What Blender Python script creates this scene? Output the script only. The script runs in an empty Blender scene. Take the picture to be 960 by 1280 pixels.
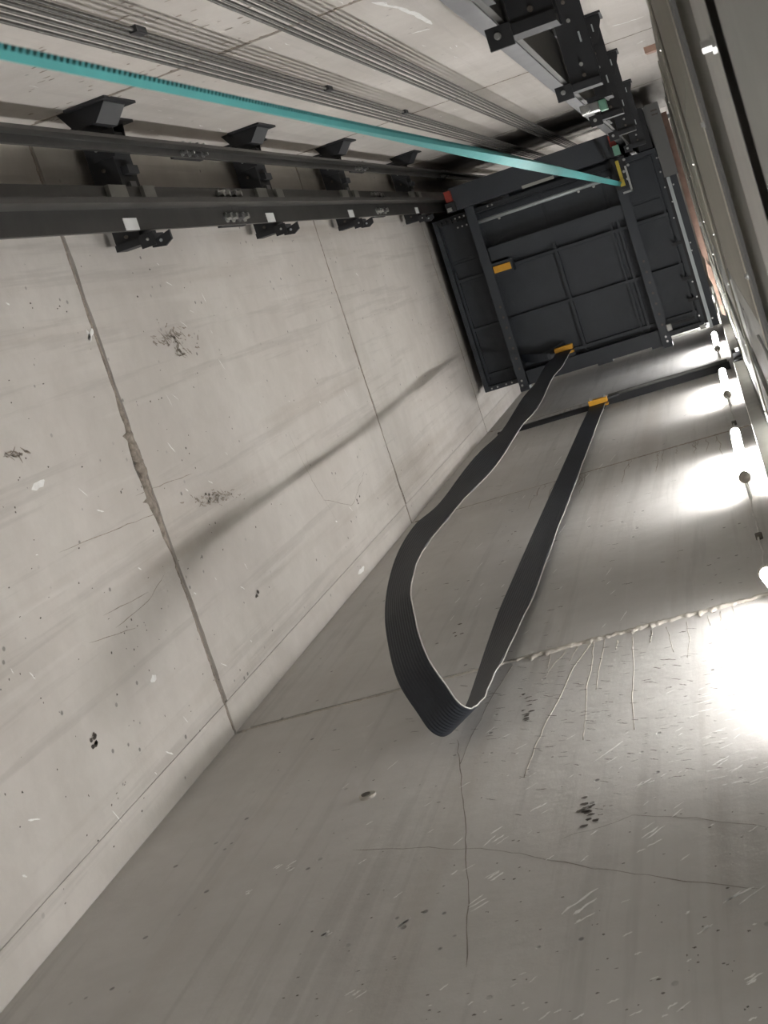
import bpy, bmesh, math, random
from mathutils import Vector, Matrix

random.seed(7)
SC = bpy.context.scene
COL = SC.collection

# ------------------------------------------------------------------ camera
# Shaft frame: +X towards the landing doors, +Y towards the travelling cable wall, +Z up; origin at the lens.
FPX = 1885.276
RM = ((0.93156028, 0.3089593, 0.19167575),
      (-0.27103234, 0.94149175, -0.20033662),
      (-0.242357, 0.13467532, 0.96079428))
cam_d = bpy.data.cameras.new('camera')
cam = bpy.data.objects.new('camera', cam_d)
COL.objects.link(cam)
r0, r1, r2 = (Vector(r) for r in RM)
cam.matrix_world = Matrix(((r0.x, -r1.x, -r2.x, 0), (r0.y, -r1.y, -r2.y, 0), (r0.z, -r1.z, -r2.z, 0), (0, 0, 0, 1)))
cam_d.sensor_fit = 'VERTICAL'
cam_d.sensor_height = 36.0
cam_d.lens = FPX / 1280 * 36.0
cam_d.clip_start = 0.02
cam_d.clip_end = 100
cam_d.dof.use_dof = True
cam_d.dof.focus_distance = 6.0
cam_d.dof.aperture_fstop = 22.0
SC.camera = cam

# ------------------------------------------------------------------ world, exposure
w = bpy.data.worlds.new('world')
SC.world = w
w.use_nodes = True
w.node_tree.nodes['Background'].inputs[0].default_value = (0.8, 0.88, 1.0, 1)
w.node_tree.nodes['Background'].inputs[1].default_value = 0.02
SC.view_settings.view_transform = 'Standard'
SC.view_settings.look = 'None'
SC.view_settings.gamma = 1.0
SC.view_settings.use_curve_mapping = False
SC.view_settings.exposure = 2.08
LAMP_POWER = 26.0

# ------------------------------------------------------------------ pixel helpers
def ray(u, v):
    c = Vector(((u - 480) / FPX, (v - 640) / FPX, 1))
    d = Vector([sum(RM[i][j] * c[i] for i in range(3)) for j in range(3)])
    return d / d.z
XL, YK, YT, XF = -1.64, 1.06, -0.74, 0.14        # wall faces
def on_left(u, v):
    d = ray(u, v); z = XL / d.x; return Vector((XL, d.y * z, z))
def on_back(u, v):
    d = ray(u, v); z = YK / d.y; return Vector((d.x * z, YK, z))
def on_front(u, v):
    d = ray(u, v); z = YT / d.y; return Vector((d.x * z, YT, z))

# ------------------------------------------------------------------ materials
def newmat(name):
    m = bpy.data.materials.new(name); m.use_nodes = True
    nt = m.node_tree
    return m, nt, nt.nodes['Principled BSDF']
def N(nt, t, **k):
    n = nt.nodes.new(t)
    for a, b in k.items(): setattr(n, a, b)
    return n
def ramp(nt, src, stops):
    r = N(nt, 'ShaderNodeValToRGB')
    e = r.color_ramp.elements
    e[0].position, e[0].color = stops[0][0], (*([stops[0][1]] * 3 if isinstance(stops[0][1], (int, float)) else stops[0][1]), 1)
    e[1].position, e[1].color = stops[-1][0], (*([stops[-1][1]] * 3 if isinstance(stops[-1][1], (int, float)) else stops[-1][1]), 1)
    for p, c in stops[1:-1]:
        x = e.new(p); x.color = (*([c] * 3 if isinstance(c, (int, float)) else c), 1)
    nt.links.new(src, r.inputs[0])
    return r.outputs[0]
def mixc(nt, fac, a, b, mode='MIX'):
    m = N(nt, 'ShaderNodeMix', data_type='RGBA', blend_type=mode)
    for s, v in ((0, fac), (6, a), (7, b)):
        if isinstance(v, (int, float)): m.inputs[s].default_value = v
        elif isinstance(v, tuple): m.inputs[s].default_value = (*v, 1)
        else: nt.links.new(v, m.inputs[s])
    return m.outputs[2]
def mapped(nt, scale, loc=(0, 0, 0)):
    tc = N(nt, 'ShaderNodeNewGeometry')
    mp = N(nt, 'ShaderNodeMapping')
    mp.inputs['Scale'].default_value = scale; mp.inputs['Location'].default_value = loc
    nt.links.new(tc.outputs['Position'], mp.inputs['Vector'])
    return mp.outputs[0]
def noise(nt, vec, scale, detail=5, rough=0.6):
    n = N(nt, 'ShaderNodeTexNoise')
    n.inputs['Scale'].default_value = scale; n.inputs['Detail'].default_value = detail; n.inputs['Roughness'].default_value = rough
    nt.links.new(vec, n.inputs['Vector'])
    return n.outputs['Fac']

def concrete(name, base, dark, light, streak=0.35, brown=(0.30, 0.24, 0.18), browns=0.3, seed=0.0, spots=0.6):
    m, nt, b = newmat(name)
    p = mapped(nt, (1, 1, 1), (seed, seed * 1.7, seed * .6))
    big = noise(nt, p, 1.3, 6, .65)
    col = mixc(nt, ramp(nt, big, [(.36, 0), (.64, 1)]), dark, light)
    col = mixc(nt, .55, col, base)
    mid = noise(nt, p, 9, 8, .7)
    col = mixc(nt, ramp(nt, mid, [(.42, .0), (.75, .35)]), col, dark)
    # vertical run marks
    ps = mapped(nt, (16, 16, .55), (seed * 3, 1, 0))
    st = noise(nt, ps, 1.0, 5, .62)
    col = mixc(nt, ramp(nt, st, [(.54, 0), (.60, streak * .5), (.72, streak)]), col, tuple(c * .62 for c in dark))
    ps2 = mapped(nt, (7, 7, .3), (seed + 5, 2, 3))
    st2 = noise(nt, ps2, 1.0, 4, .6)
    col = mixc(nt, ramp(nt, st2, [(.56, 0), (.75, browns)]), col, brown)
    ps3 = mapped(nt, (22, 22, 1.1), (seed + 9, 4, 3))
    col = mixc(nt, ramp(nt, noise(nt, ps3, 1.0, 3, .5), [(.62, 0), (.75, .30)]), col, light)
    # pinholes
    v = N(nt, 'ShaderNodeTexVoronoi'); v.inputs['Scale'].default_value = 17
    nt.links.new(mapped(nt, (1, 1, .75), (seed, 0, 0)), v.inputs['Vector'])
    sel = ramp(nt, noise(nt, p, 3.0, 2), [(.50, 0), (.56, 1)])
    pit = mixc(nt, 1.0, ramp(nt, v.outputs['Distance'], [(.07, 1), (.11, 0)]), sel, 'MULTIPLY')
    pf = N(nt, 'ShaderNodeMath', operation='MULTIPLY'); pf.inputs[1].default_value = spots
    nt.links.new(pit, pf.inputs[0])
    col = mixc(nt, pf.outputs[0], col, tuple(c * .35 for c in dark))
    nt.links.new(col, b.inputs['Base Color'])
    b.inputs['Roughness'].default_value = .82
    b.inputs['Specular IOR Level'].default_value = .25
    bp = N(nt, 'ShaderNodeBump'); bp.inputs['Strength'].default_value = .35; bp.inputs['Distance'].default_value = .006
    nt.links.new(noise(nt, p, 14, 9, .68), bp.inputs['Height'])
    bp2 = N(nt, 'ShaderNodeBump', invert=True); bp2.inputs['Strength'].default_value = .5; bp2.inputs['Distance'].default_value = .004
    nt.links.new(pf.outputs[0], bp2.inputs['Height'])
    nt.links.new(bp.outputs[0], bp2.inputs['Normal'])
    nt.links.new(bp2.outputs[0], b.inputs['Normal'])
    return m

def plain(name, col, rough=.5, metal=0.0, var=.12, scale=12, spec=.5, bump=0.0):
    m, nt, b = newmat(name)
    p = mapped(nt, (1, 1, 1))
    f = noise(nt, p, scale, 5, .6)
    c = mixc(nt, ramp(nt, f, [(.3, 0), (.7, 1)]), tuple(x * (1 - var) for x in col), tuple(min(1, x * (1 + var)) for x in col))
    nt.links.new(c, b.inputs['Base Color'])
    b.inputs['Roughness'].default_value = rough
    b.inputs['Metallic'].default_value = metal
    b.inputs['Specular IOR Level'].default_value = spec
    if bump:
        bp = N(nt, 'ShaderNodeBump'); bp.inputs['Strength'].default_value = bump; bp.inputs['Distance'].default_value = .003
        nt.links.new(noise(nt, p, scale * 4, 5), bp.inputs['Height']); nt.links.new(bp.outputs[0], b.inputs['Normal'])
    return m
def emit(name, col, strength):
    m, nt, b = newmat(name)
    b.inputs['Base Color'].default_value = (.9, .9, .9, 1)
    b.inputs['Emission Color'].default_value = (*col, 1)
    b.inputs['Emission Strength'].default_value = strength
    return m

M = dict(
    left=concrete('concrete pale warm', (.645, .608, .566), (.50, .465, .425), (.745, .712, .672), streak=.34, browns=.28, seed=0.0, spots=.7),
    back=concrete('concrete grey', (.615, .597, .572), (.50, .482, .458), (.70, .683, .66), streak=.30, browns=.22, seed=3.3, spots=.8),
    front=concrete('concrete pale', (.65, .614, .573), (.52, .486, .446), (.745, .713, .674), streak=.22, browns=.10, seed=7.1, spots=.4),
    right=concrete('concrete front wall', (.45, .42, .38), (.35, .32, .29), (.52, .49, .45), seed=11.0),
    joint=plain('joint mortar dark', (.20, .175, .145), .95, var=.4, scale=30, bump=.8),
    fin=plain('joint mortar pale', (.50, .465, .41), .95, var=.3, scale=40, bump=.8),
    splash=plain('dried cement splash', (.93, .92, .89), .9, var=.1, scale=40),
    pit=plain('dark pit', (.12, .105, .09), .95, var=.3, scale=40),
    crack=plain('hairline crack', (.24, .215, .185), .95, var=.3, scale=30),
    scuff=plain('scuffed concrete', (.33, .285, .24), .95, var=.35, scale=60, bump=.6),
    carpaint=plain('anthracite paint', (.034, .040, .049), .5, var=.10, scale=6),
    carpaint2=plain('anthracite paint panel', (.039, .045, .054), .55, var=.10, scale=5),
    blacksteel=plain('black painted steel', (.020, .021, .024), .6, var=.15, scale=9),
    rail=plain('oiled rail steel', (.075, .072, .067), .42, .55, var=.2, scale=7),
    blade=plain('machined rail blade', (.19, .19, .195), .42, .5, var=.12, scale=8),
    zinc=plain('zinc plated steel', (.52, .53, .52), .32, .85, var=.1, scale=30),
    galv=plain('galvanised sheet', (.36, .365, .34), .45, .45, var=.10, scale=9),
    galvlight=plain('bright galvanised strip', (.50, .49, .46), .45, .35, var=.08, scale=9),
    olive=plain('olive grey door coating', (.27, .255, .205), .5, .15, var=.07, scale=4),
    olivedark=plain('dark olive primer', (.17, .155, .115), .6, .05, var=.15, scale=5),
    alu=plain('aluminium sill', (.62, .60, .54), .3, .7, var=.06, scale=10),
    rope=plain('steel wire rope', (.15, .145, .135), .5, .5, var=.25, scale=60),
    belt=plain('turquoise polyurethane belt', (.06, .31, .305), .55, var=.08, scale=20),
    beltdark=plain('turquoise belt teeth', (.035, .22, .225), .55, var=.08, scale=20),
    cable=plain('black pvc flat cable', (.018, .022, .030), .55, var=.15, scale=15),
    cableedge=plain('pale cable edge', (.52, .50, .47), .6, var=.1, scale=20),
    orange=plain('orange yellow clamp paint', (.72, .36, .03), .45, var=.08, scale=20),
    red=plain('red guide shoe lining', (.33, .045, .03), .5, var=.1, scale=20),
    green=plain('pale green guide shoe', (.16, .34, .25), .5, var=.1, scale=20),
    yellow=plain('yellow cast lever', (.55, .43, .06), .5, var=.1, scale=20),
    lightgrey=plain('light grey tube', (.46, .50, .51), .4, .2, var=.05, scale=10),
    greyplate=plain('grey apron plate', (.17, .17, .165), .65, .1, var=.06, scale=6),
    white=plain('white paper sticker', (.85, .85, .84), .6, var=.03, scale=30),
    timber=plain('reddish timber', (.50, .33, .26), .75, var=.15, scale=14),
    capgrey=plain('lamp end cap', (.45, .42, .36), .5, var=.1, scale=20),
    wire=plain('pale lamp wire', (.62, .60, .57), .6, var=.1, scale=20),
    tube=emit('lit tube', (1.0, .985, .975), LAMP_POWER),
)

# ------------------------------------------------------------------ mesh helpers
class MB:
    def __init__(s): s.v, s.f = [], []
    def box(s, x0, x1, y0, y1, z0, z1):
        i = len(s.v)
        s.v += [(x, y, z) for z in (z0, z1) for y in (y0, y1) for x in (x0, x1)]
        s.f += [tuple(i + k for k in q) for q in ((0, 2, 3, 1), (4, 5, 7, 6), (0, 1, 5, 4), (2, 6, 7, 3), (0, 4, 6, 2), (1, 3, 7, 5))]
        return s
    def prism(s, poly, fn, a, b):
        """poly = 2-D outline, fn(p, t) -> 3-D point, extruded from t=a to t=b"""
        i, n = len(s.v), len(poly)
        s.v += [tuple(fn(p, a)) for p in poly] + [tuple(fn(p, b)) for p in poly]
        s.f += [tuple(i + k for k in range(n - 1, -1, -1)), tuple(i + n + k for k in range(n))]
        s.f += [(i + k, i + (k + 1) % n, i + n + (k + 1) % n, i + n + k) for k in range(n)]
        return s
    def tube(s, pts, r, n=8, cap=True):
        pts = [Vector(p) for p in pts]
        rr = r if isinstance(r, (list, tuple)) else [r] * len(pts)
        i = len(s.v); up = None
        for k, p in enumerate(pts):
            t = (pts[min(k + 1, len(pts) - 1)] - pts[max(k - 1, 0)]).normalized()
            if up is None: up = t.orthogonal().normalized()
            up = (up - t * up.dot(t)).normalized(); sd = t.cross(up)
            for j in range(n):
                a = 2 * math.pi * j / n
                s.v.append(tuple(p + (up * math.cos(a) + sd * math.sin(a)) * rr[k]))
        for k in range(len(pts) - 1):
            for j in range(n):
                a, b = i + k * n + j, i + k * n + (j + 1) % n
                s.f.append((a, b, b + n, a + n))
        if cap:
            s.f.append(tuple(i + j for j in range(n - 1, -1, -1)))
            e = i + (len(pts) - 1) * n
            s.f.append(tuple(e + j for j in range(n)))
        return s
    def hexbolt(s, c, ax, r, h):
        """bolt head with washer standing on c along the axis vector ax"""
        c, ax = Vector(c), Vector(ax).normalized()
        s.tube([c, c + ax * h * .3], r * 1.5, 10)
        s.tube([c + ax * h * .3, c + ax * h], r, 6)
        return s
    def mesh(s, name, mat, smooth=False):
        me = bpy.data.meshes.new(name)
        me.from_pydata(s.v, [], s.f); me.update()
        bm = bmesh.new(); bm.from_mesh(me)
        bmesh.ops.recalc_face_normals(bm, faces=bm.faces)
        bm.to_mesh(me); bm.free()
        me.materials.append(M[mat])
        if smooth:
            me.polygons.foreach_set('use_smooth', [True] * len(me.polygons))
        return me
    def build(s, name, mat, parent=None, smooth=False, bevel=0.0):
        o = bpy.data.objects.new(name, s.mesh(name, mat, smooth))
        COL.objects.link(o)
        if parent: o.parent = parent
        if bevel:
            b = o.modifiers.new('bevel', 'BEVEL'); b.width = bevel; b.segments = 2; b.limit_method = 'ANGLE'
        return o
def tag(o, label=None, cat=None, group=None, kind=None):
    if label: o['label'] = label
    if cat: o['category'] = cat
    if group: o['group'] = group
    if kind: o['kind'] = kind
    return o
def empty(name, loc=(0, 0, 0)):
    o = bpy.data.objects.new(name, None); COL.objects.link(o); o.location = loc; o.empty_display_size = .05
    return o
def shift(mb, loc):
    mb.v = [(x - loc[0], y - loc[1], z - loc[2]) for x, y, z in mb.v]; return mb
def copy_tree(o, parent=None):
    c = o.copy(); COL.objects.link(c)
    if parent: c.parent = parent
    for ch in list(o.children): copy_tree(ch, c)
    return c

# ------------------------------------------------------------------ shaft walls
Z0, Z1 = -1.6, 18.0
SEAMS = [1.05, 4.0, 6.95, 9.82, 12.74, 15.66]
LEV = [Z0] + SEAMS + [Z1]

def jag(a, b, base, amp, step, seed):
    """ragged edge: list of (u, z) from a to b"""
    rn = random.Random(seed); n = max(2, int(abs(b - a) / step)); out = []; cur = 0
    for i in range(n + 1):
        cur = cur * .7 + rn.uniform(-amp, amp) * .6
        out.append((a + (b - a) * i / n, base + cur))
    return out

def wall_panels(parent, fn, u0, u1, mat, seed, amp=.006, gap=.008, thick=.03, spall=None, wide=False):
    """one slab per pour, ragged at the joints; fn((u, z), t) -> point, t measured out of the wall"""
    for k in range(len(LEV) - 1):
        lo, hi = LEV[k], LEV[k + 1]
        bot = jag(u0, u1, lo + (gap * (2.2 if wide and k == 2 else 1.5) if k else 0), amp if k else 0, .03, seed + k)
        top = jag(u0, u1, hi - (gap if k < len(LEV) - 2 else 0), amp if k < len(LEV) - 2 else 0, .03, seed + 50 + k)
        if spall and k + 1 < len(LEV) and abs(hi - spall[0]) < .01:
            top = [(u, z - spall[3] * max(0, 1 - abs(u - spall[1]) / spall[2]) * random.uniform(.6, 1.1)) for u, z in top]
        MB().prism(bot + top[::-1], fn, 0, thick).build('concrete_panel', mat, parent)

def joint_fin(parent, fn, u0, u1, z, mat, seed, out=.012, tall=.02, prof=lambda u: 1.0, name='mortar_fin'):
    """squeezed-out mortar along a pour joint, lumpy; fn((u,z),t)"""
    rn = random.Random(seed); mb = MB(); n = int((u1 - u0) / .006)
    d = h1 = h2 = 0; base = len(mb.v)
    for i in range(n + 1):
        u = u0 + (u1 - u0) * i / n; q = prof(u)
        d = d * .55 + rn.uniform(.1, 1) * .5; h1 = h1 * .5 + rn.uniform(0, 1) * .5; h2 = h2 * .5 + rn.uniform(.1, 1) * .6
        if rn.random() < .06: h2 += .9
        D, A, B = max(.0008, out * d * q), .003 + tall * .25 * h1 * q, .003 + tall * h2 * q
        mb.v += [tuple(fn((u, z + A), -.004)), tuple(fn((u, z + A * .6), D * .8)), tuple(fn((u, z - B * .4), D)), tuple(fn((u, z - B), D * .5)), tuple(fn((u, z - B - .003), -.004))]
    for i in range(n):
        for j in range(4):
            a = base + i * 5 + j
            mb.f.append((a, a + 1, a + 6, a + 5))
    return mb.build(name, mat, parent, smooth=True)

fL = lambda p, t: (XL - .03 + t, p[0], p[1])      # panels run 0..0.03 out of the backing
fK = lambda p, t: (p[0], YK + .03 - t, p[1])
fT = lambda p, t: (p[0], YT - .03 + t, p[1])
sL = lambda p, t: (XL + t, p[0], p[1])            # measured from the finished face
sK = lambda p, t: (p[0], YK - t, p[1])
sT = lambda p, t: (p[0], YT + t, p[1])

wl = tag(MB().box(XL - .25, XL - .03, YT - .25, YK + .25, Z0, Z1).build('wall_left', 'joint'), kind='structure')
wk = tag(MB().box(XL - .03, XF + .25, YK + .03, YK + .25, Z0, Z1).build('wall_back', 'joint'), kind='structure')
wt = tag(MB().box(XL - .03, XF + .25, YT - .25, YT - .03, Z0, Z1).build('wall_front', 'joint'), kind='structure')
wf = tag(MB().box(XF, XF + .25, YT - .03, YK + .03, Z0, Z1).build('wall_right', 'right'), kind='structure')
tag(MB().box(XL - .25, XF + .25, YT - .25, YK + .25, Z0 - .2, Z0).build('floor', 'right'), kind='structure')
tag(MB().box(XL - .25, XF + .25, YT - .25, YK + .25, Z1, Z1 + .2).build('ceiling', 'right'), kind='structure')

wall_panels(wl, fL, YT, .9685, 'left', 100, spall=(4.0, .27, .25, .06), wide=True, amp=.009, gap=.010)
wall_panels(wl, fL, .970, YK + .03, 'left', 180, amp=.004)
wall_panels(wk, fK, XL + .043, XF, 'back', 200, wide=True)
wall_panels(wk, fK, XL - .03, XL + .041, 'back', 280, amp=.004, thick=.027)
wall_panels(wt, fT, XL - .03, XF, 'front', 300, wide=True)

for i, z in enumerate(SEAMS):
    joint_fin(wl, sL, YT + .01, YK - .01, z, 'scuff', 400 + i, out=.006, tall=.022 if i < 2 else .012,
              prof=(lambda u: .35 + 2.4 * max(0, 1 - abs(u - .25) / .22)) if i == 1 else (lambda u: .4))
    joint_fin(wk, sK, XL + .02, -.01, z, 'fin' if i == 1 else 'scuff', 420 + i, out=.008 if i == 1 else .005, tall=.024 if i == 1 else .016,
              prof=(lambda u: .25 + .9 * min(1, max(0, (u + 1.05) / .4))) if i == 1 else (lambda u: .25 + .7 * min(1, max(0, (u + .9) / .4))))
    joint_fin(wt, sT, XL + .02, XF - .01, z, 'scuff', 440 + i, out=.006, tall=.02, prof=lambda u: .6)

# -- marks on the walls: flat, each with its own outline
def ribbon(mb, pts, w, off, fn):
    """pts = list of (u,z) on a wall, w half width in metres"""
    i = len(mb.v); n = len(pts)
    for k in range(n):
        a, b = Vector(pts[max(k - 1, 0)]), Vector(pts[min(k + 1, n - 1)])
        t = (b - a).normalized(); nn = Vector((-t.y, t.x)); p = Vector(pts[k])
        ww = w * random.uniform(.6, 1.3) * (.25 if k in (0, n - 1) else 1)
        mb.v += [tuple(fn(p + nn * ww, off)), tuple(fn(p - nn * ww, off))]
    for k in range(n - 1):
        a = i + 2 * k; mb.f.append((a, a + 1, a + 3, a + 2))
def blob(mb, c, ru, rz, off, fn, n=9, ang=0.0):
    i = len(mb.v); ca, sa = math.cos(ang), math.sin(ang)
    for k in range(n):
        a = 2 * math.pi * k / n; q = random.uniform(.55, 1.15)
        du, dz = math.cos(a) * ru * q, math.sin(a) * rz * q
        mb.v.append(tuple(fn((c[0] + du * ca - dz * sa, c[1] + du * sa + dz * ca), off)))
    mb.f.append(tuple(range(i, i + n)))
def K2(u, v): p = on_back(u, v); return (p.x, p.z)
def L2(u, v): p = on_left(u, v); return (p.y, p.z)
def T2(u, v): p = on_front(u, v); return (p.x, p.z)
def densify(pts, k=5, amp=1.5):
    out = []
    for (a, b), (c, d) in zip(pts[:-1], pts[1:]):
        for i in range(k):
            t = i / k; out.append((a + (c - a) * t + random.uniform(-amp, amp), b + (d - b) * t + random.uniform(-amp, amp)))
    return out + [pts[-1]]

# cracks in the cable wall
for pl, wd in (([(440, 1062), (520, 1060), (600, 1062), (650, 1068), (740, 1085), (830, 1098), (960, 1112)], .0012),
               ([(572, 925), (575, 960), (580, 1010), (583, 1060), (585, 1130), (583, 1210)], .0010),
               ([(700, 1050), (790, 1020), (870, 1022), (960, 1035)], .0010)):
    mb = MB(); ribbon(mb, [K2(*p) for p in densify(pl)], wd, .0006, sK); mb.build('crack', 'crack', wk)
# drips running down from the second joint
for i, (pl, wd) in enumerate([
        ([(741, 800), (716, 835), (700, 870), (682, 905), (668, 935), (655, 972)], .0032),
        ([(742, 800), (740, 830), (733, 860), (731, 900), (729, 925)], .0026),
        ([(756, 798), (748, 840), (745, 862)], .0026),
        ([(790, 795), (792, 830), (790, 870), (793, 912)], .0024),
        ([(707, 815), (690, 832), (682, 845)], .0024), ([(688, 818), (684, 836)], .0022), ([(858, 778), (862, 800), (859, 822)], .0022),
        ([(772, 800), (770, 812)], .003), ([(815, 788), (813, 803)], .003), ([(833, 783), (838, 800), (842, 815)], .0018),
        ([(915, 758), (922, 785), (925, 806)], .0018), ([(950, 758), (953, 790)], .0016), ([(640, 832), (610, 880), (590, 920), (575, 955)], .0018),
        ([(885, 770), (888, 782)], .003), ([(900, 765), (901, 776)], .003), ([(722, 808), (712, 826)], .003)]):
    p3 = [Vector(sK(K2(*p), 0)) for p in densify(pl, 4, .8)]
    n = len(p3)
    mb = MB().tube(p3, [wd * .8 * random.uniform(.6, 1.25) * (1 - .5 * k / n) for k in range(n)], 6)
    mb.v = [(x, YK + (y - YK) * .35, z) for x, y, z in mb.v]
    mb.build('mortar_drip', 'fin' if i != 12 else 'crack', wk, smooth=True)
# finer runs below the upper joint
mb = MB()
for i in range(26):
    x = random.uniform(-1.0, -.1); z = 6.93; L = random.uniform(.08, .7)
    pts = [(x + random.uniform(-.008, .008), z - L * k / 5) for k in range(6)]
    ribbon(mb, pts, .0016, .0007, sK)
for i in range(26):
    x = random.uniform(-1.1, -.1); z = 9.80; L = random.uniform(.1, .6)
    ribbon(mb, [(x + random.uniform(-.008, .008), z - L * k / 5) for k in range(6)], .002, .0007, sK)
tag(mb.build('mortar_runs', 'scuff', wk), kind='stuff')

# pale cement splashes and dark pits on the cable wall
mb, md = MB(), MB()
def dash(target, u, v, L, slope, wd):
    a, b = K2(u, v), K2(u + L, v + slope * L)
    pts = [(a[0] + (b[0] - a[0]) * k / 5 + random.uniform(-wd, wd) * .5, a[1] + (b[1] - a[1]) * k / 5 + random.uniform(-wd, wd)) for k in range(6)]
    ribbon(target, pts, wd, .0009, sK)
for (u, v, L) in ((700, 1163, 75), (490, 1165, 25), (585, 1140, 36), (605, 1105, 26), (430, 1255, 30), (340, 1090, 14), (660, 1018, 34), (610, 1055, 40), (740, 955, 38),
                  (890, 960, 26), (900, 1135, 50), (930, 1235, 30), (355, 1090, 22), (305, 1118, 12), (400, 1175, 22), (870, 1170, 20), (790, 985, 28), (800, 1060, 40)):
    for q in range(3):
        dash(mb, u + random.uniform(0, L * .5), v - random.uniform(0, L * .35) + random.uniform(-1.5, 1.5), L * random.uniform(.3, .7), -.62 + random.uniform(-.12, .12), random.uniform(.0012, .0032))
for i in range(150):
    u, v = random.uniform(380, 960), random.uniform(905, 1280)
    if random.random() > (u - 250) / 650: continue
    dash(mb, u, v, random.uniform(3, 17), -.6 + random.uniform(-.25, .25), random.uniform(.0009, .0022))
for i in range(60):
    dash(mb, random.uniform(830, 955), random.uniform(860, 985), random.uniform(6, 22), -.3 + random.uniform(-.15, .15), random.uniform(.0008, .0018))
for i in range(40):
    u = random.uniform(560, 780); v = random.uniform(560, 800); dash(mb, u, v, random.uniform(3, 10), -1.1 + random.uniform(-.4, .4), random.uniform(.001, .002))
tag(mb.build('cement_splashes', 'splash', wk), kind='stuff')
for i in range(330):
    u, v = random.gauss(760, 120), random.gauss(880, 60)
    if v < 800 - (u - 620) * .2 + 12 or u > 958: continue
    dash(md, u, v, random.uniform(3, 14), -.05 + random.uniform(-.2, .2), random.uniform(.0006, .0015))
for i in range(150):
    u, v = random.uniform(330, 958), random.uniform(930, 1278)
    blob(md, K2(u, v), random.uniform(.001, .0045), random.uniform(.001, .0035), .0008, sK)
for i in range(70):
    u, v = random.uniform(540, 940), random.uniform(560, 800)
    dash(md, u, v, random.uniform(3, 10), -.2, random.uniform(.001, .003))
for (u, v, n) in ((735, 1015, 16), (572, 786, 4), (640, 657, 4), (660, 885, 14)):
    for q in range(n): blob(md, K2(u + random.gauss(0, 5), v + random.gauss(0, 8)), random.uniform(.004, .011), random.uniform(.003, .01), .0008, sK)
tag(md.build('dark_pits', 'pit', wk), kind='stuff')
# anchor hole on the cable wall with its stain ring
p = on_back(460, 996)
mb = MB().tube([(p.x, YK + .001, p.z), (p.x, YK - .006, p.z)], .020, 14); mb.build('anchor_rim', 'fin', wk)
MB().tube([(p.x - .003, YK, p.z), (p.x - .003, YK - .0085, p.z)], .011, 12).build('anchor_hole', 'pit', wk)

# pits, scuffs and scratches on the left wall
md, ms, mw = MB(), MB(), MB()
for i in range(150):
    u, v = random.uniform(0, 290), random.uniform(300, 1150)
    if v > 1230 - u * 1.2: continue
    blob(md, L2(u, v), random.uniform(.001, .0036), random.uniform(.0015, .006), .0008, sL)
for i in range(90):
    u, v = random.uniform(150, 520), random.uniform(300, 880)
    if v > 1230 - u * 1.2: continue
    blob(md, L2(u, v), random.uniform(.0015, .005), random.uniform(.002, .008), .0008, sL)
for (u, v) in ((117, 922), (322, 742), (120, 930), (448, 628), (260, 622)):
    for q in range(4): blob(md, L2(u + random.gauss(0, 1.5), v + random.gauss(0, 2.5)), .006, .011, .0009, sL)
tag(md.build('dark_pits', 'pit', wl), kind='stuff')
for (u, v, su, sv, n) in ((212, 420, 9, 8, 40), (228, 438, 6, 4, 22), (268, 622, 14, 6, 60), (20, 568, 8, 4, 20), (215, 425, 16, 5, 20)):
    for q in range(n):
        t = random.gauss(0, 1)
        a = L2(u + t * su, v + t * sv * -.3 + random.gauss(0, sv * .7)); an = random.gauss(1.25, .35); LL = random.uniform(.01, .05)
        ribbon(ms, [(a[0] + math.cos(an) * LL * (j - 2) / 4 + random.uniform(-.003, .003), a[1] + math.sin(an) * LL * (j - 2) / 4) for j in range(5)], random.uniform(.0008, .0035), .0008, sL)
for pl in ([(380, 560), (390, 600), (405, 625), (440, 632), (452, 600), (455, 590)], [(360, 540), (385, 590), (420, 650)], [(170, 620), (205, 605), (240, 592)],
           [(75, 690), (150, 660), (200, 640)], [(145, 785), (185, 752), (205, 718)], [(128, 770), (185, 740)], [(110, 805), (170, 785)]):
    ribbon(ms, [L2(*q) for q in densify(pl, 5, 1)], .0010, .0007, sL)
tag(ms.build('scuffs', 'scuff', wl), kind='stuff')
for i in range(55):
    u, v = random.uniform(0, 480), random.uniform(320, 1150)
    if v > 1220 - u * 1.2: continue
    a = L2(u, v); L = random.uniform(.01, .06); an = random.uniform(.2, 1.4)
    ribbon(mw, [(a[0] + math.cos(an) * L * k / 4, a[1] + math.sin(an) * L * k / 4 + random.uniform(-.002, .002)) for k in range(5)], random.uniform(.0008, .003), .0009, sL)
for pl in ([(40, 613 + 0), (55, 600)], [(108, 412), (112, 425), (116, 410)], [(448, 718), (455, 708)], [(195, 845), (188, 852)]):
    ribbon(mw, [L2(*q) for q in densify(pl, 4, 1)], .008, .0009, sL)
tag(mw.build('cement_splashes', 'splash', wl), kind='stuff')
# white scratches on the rope wall
mw = MB()
for pl in ([(465, 2), (500, 10), (520, 18), (540, 30)], [(516, 41), (537, 36)], [(765, 32), (785, 27), (805, 20)], [(795, 55), (806, 50)]):
    ribbon(mw, [T2(*q) for q in densify(pl, 4, .8)], .008, .0009, sT)
for i in range(40):
    u, v = random.uniform(0, 620), random.uniform(0, 170)
    a = T2(u, v)
    if a[1] < 1 or a[1] > 9: continue
    ribbon(mw, [(a[0] + random.uniform(-.004, .004), a[1] + .03 * k) for k in range(3)], random.uniform(.001, .0025), .0009, sT)
tag(mw.build('cement_splashes', 'splash', wt), kind='stuff')
md = MB()
for i in range(120):
    u, v = random.uniform(30, 330), random.uniform(0, 150)
    a = T2(u, v); 
    if abs(a[1] - 3.6) > .5: continue
    blob(md, a, random.uniform(.004, .015), random.uniform(.003, .009), .0008, sT)
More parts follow.
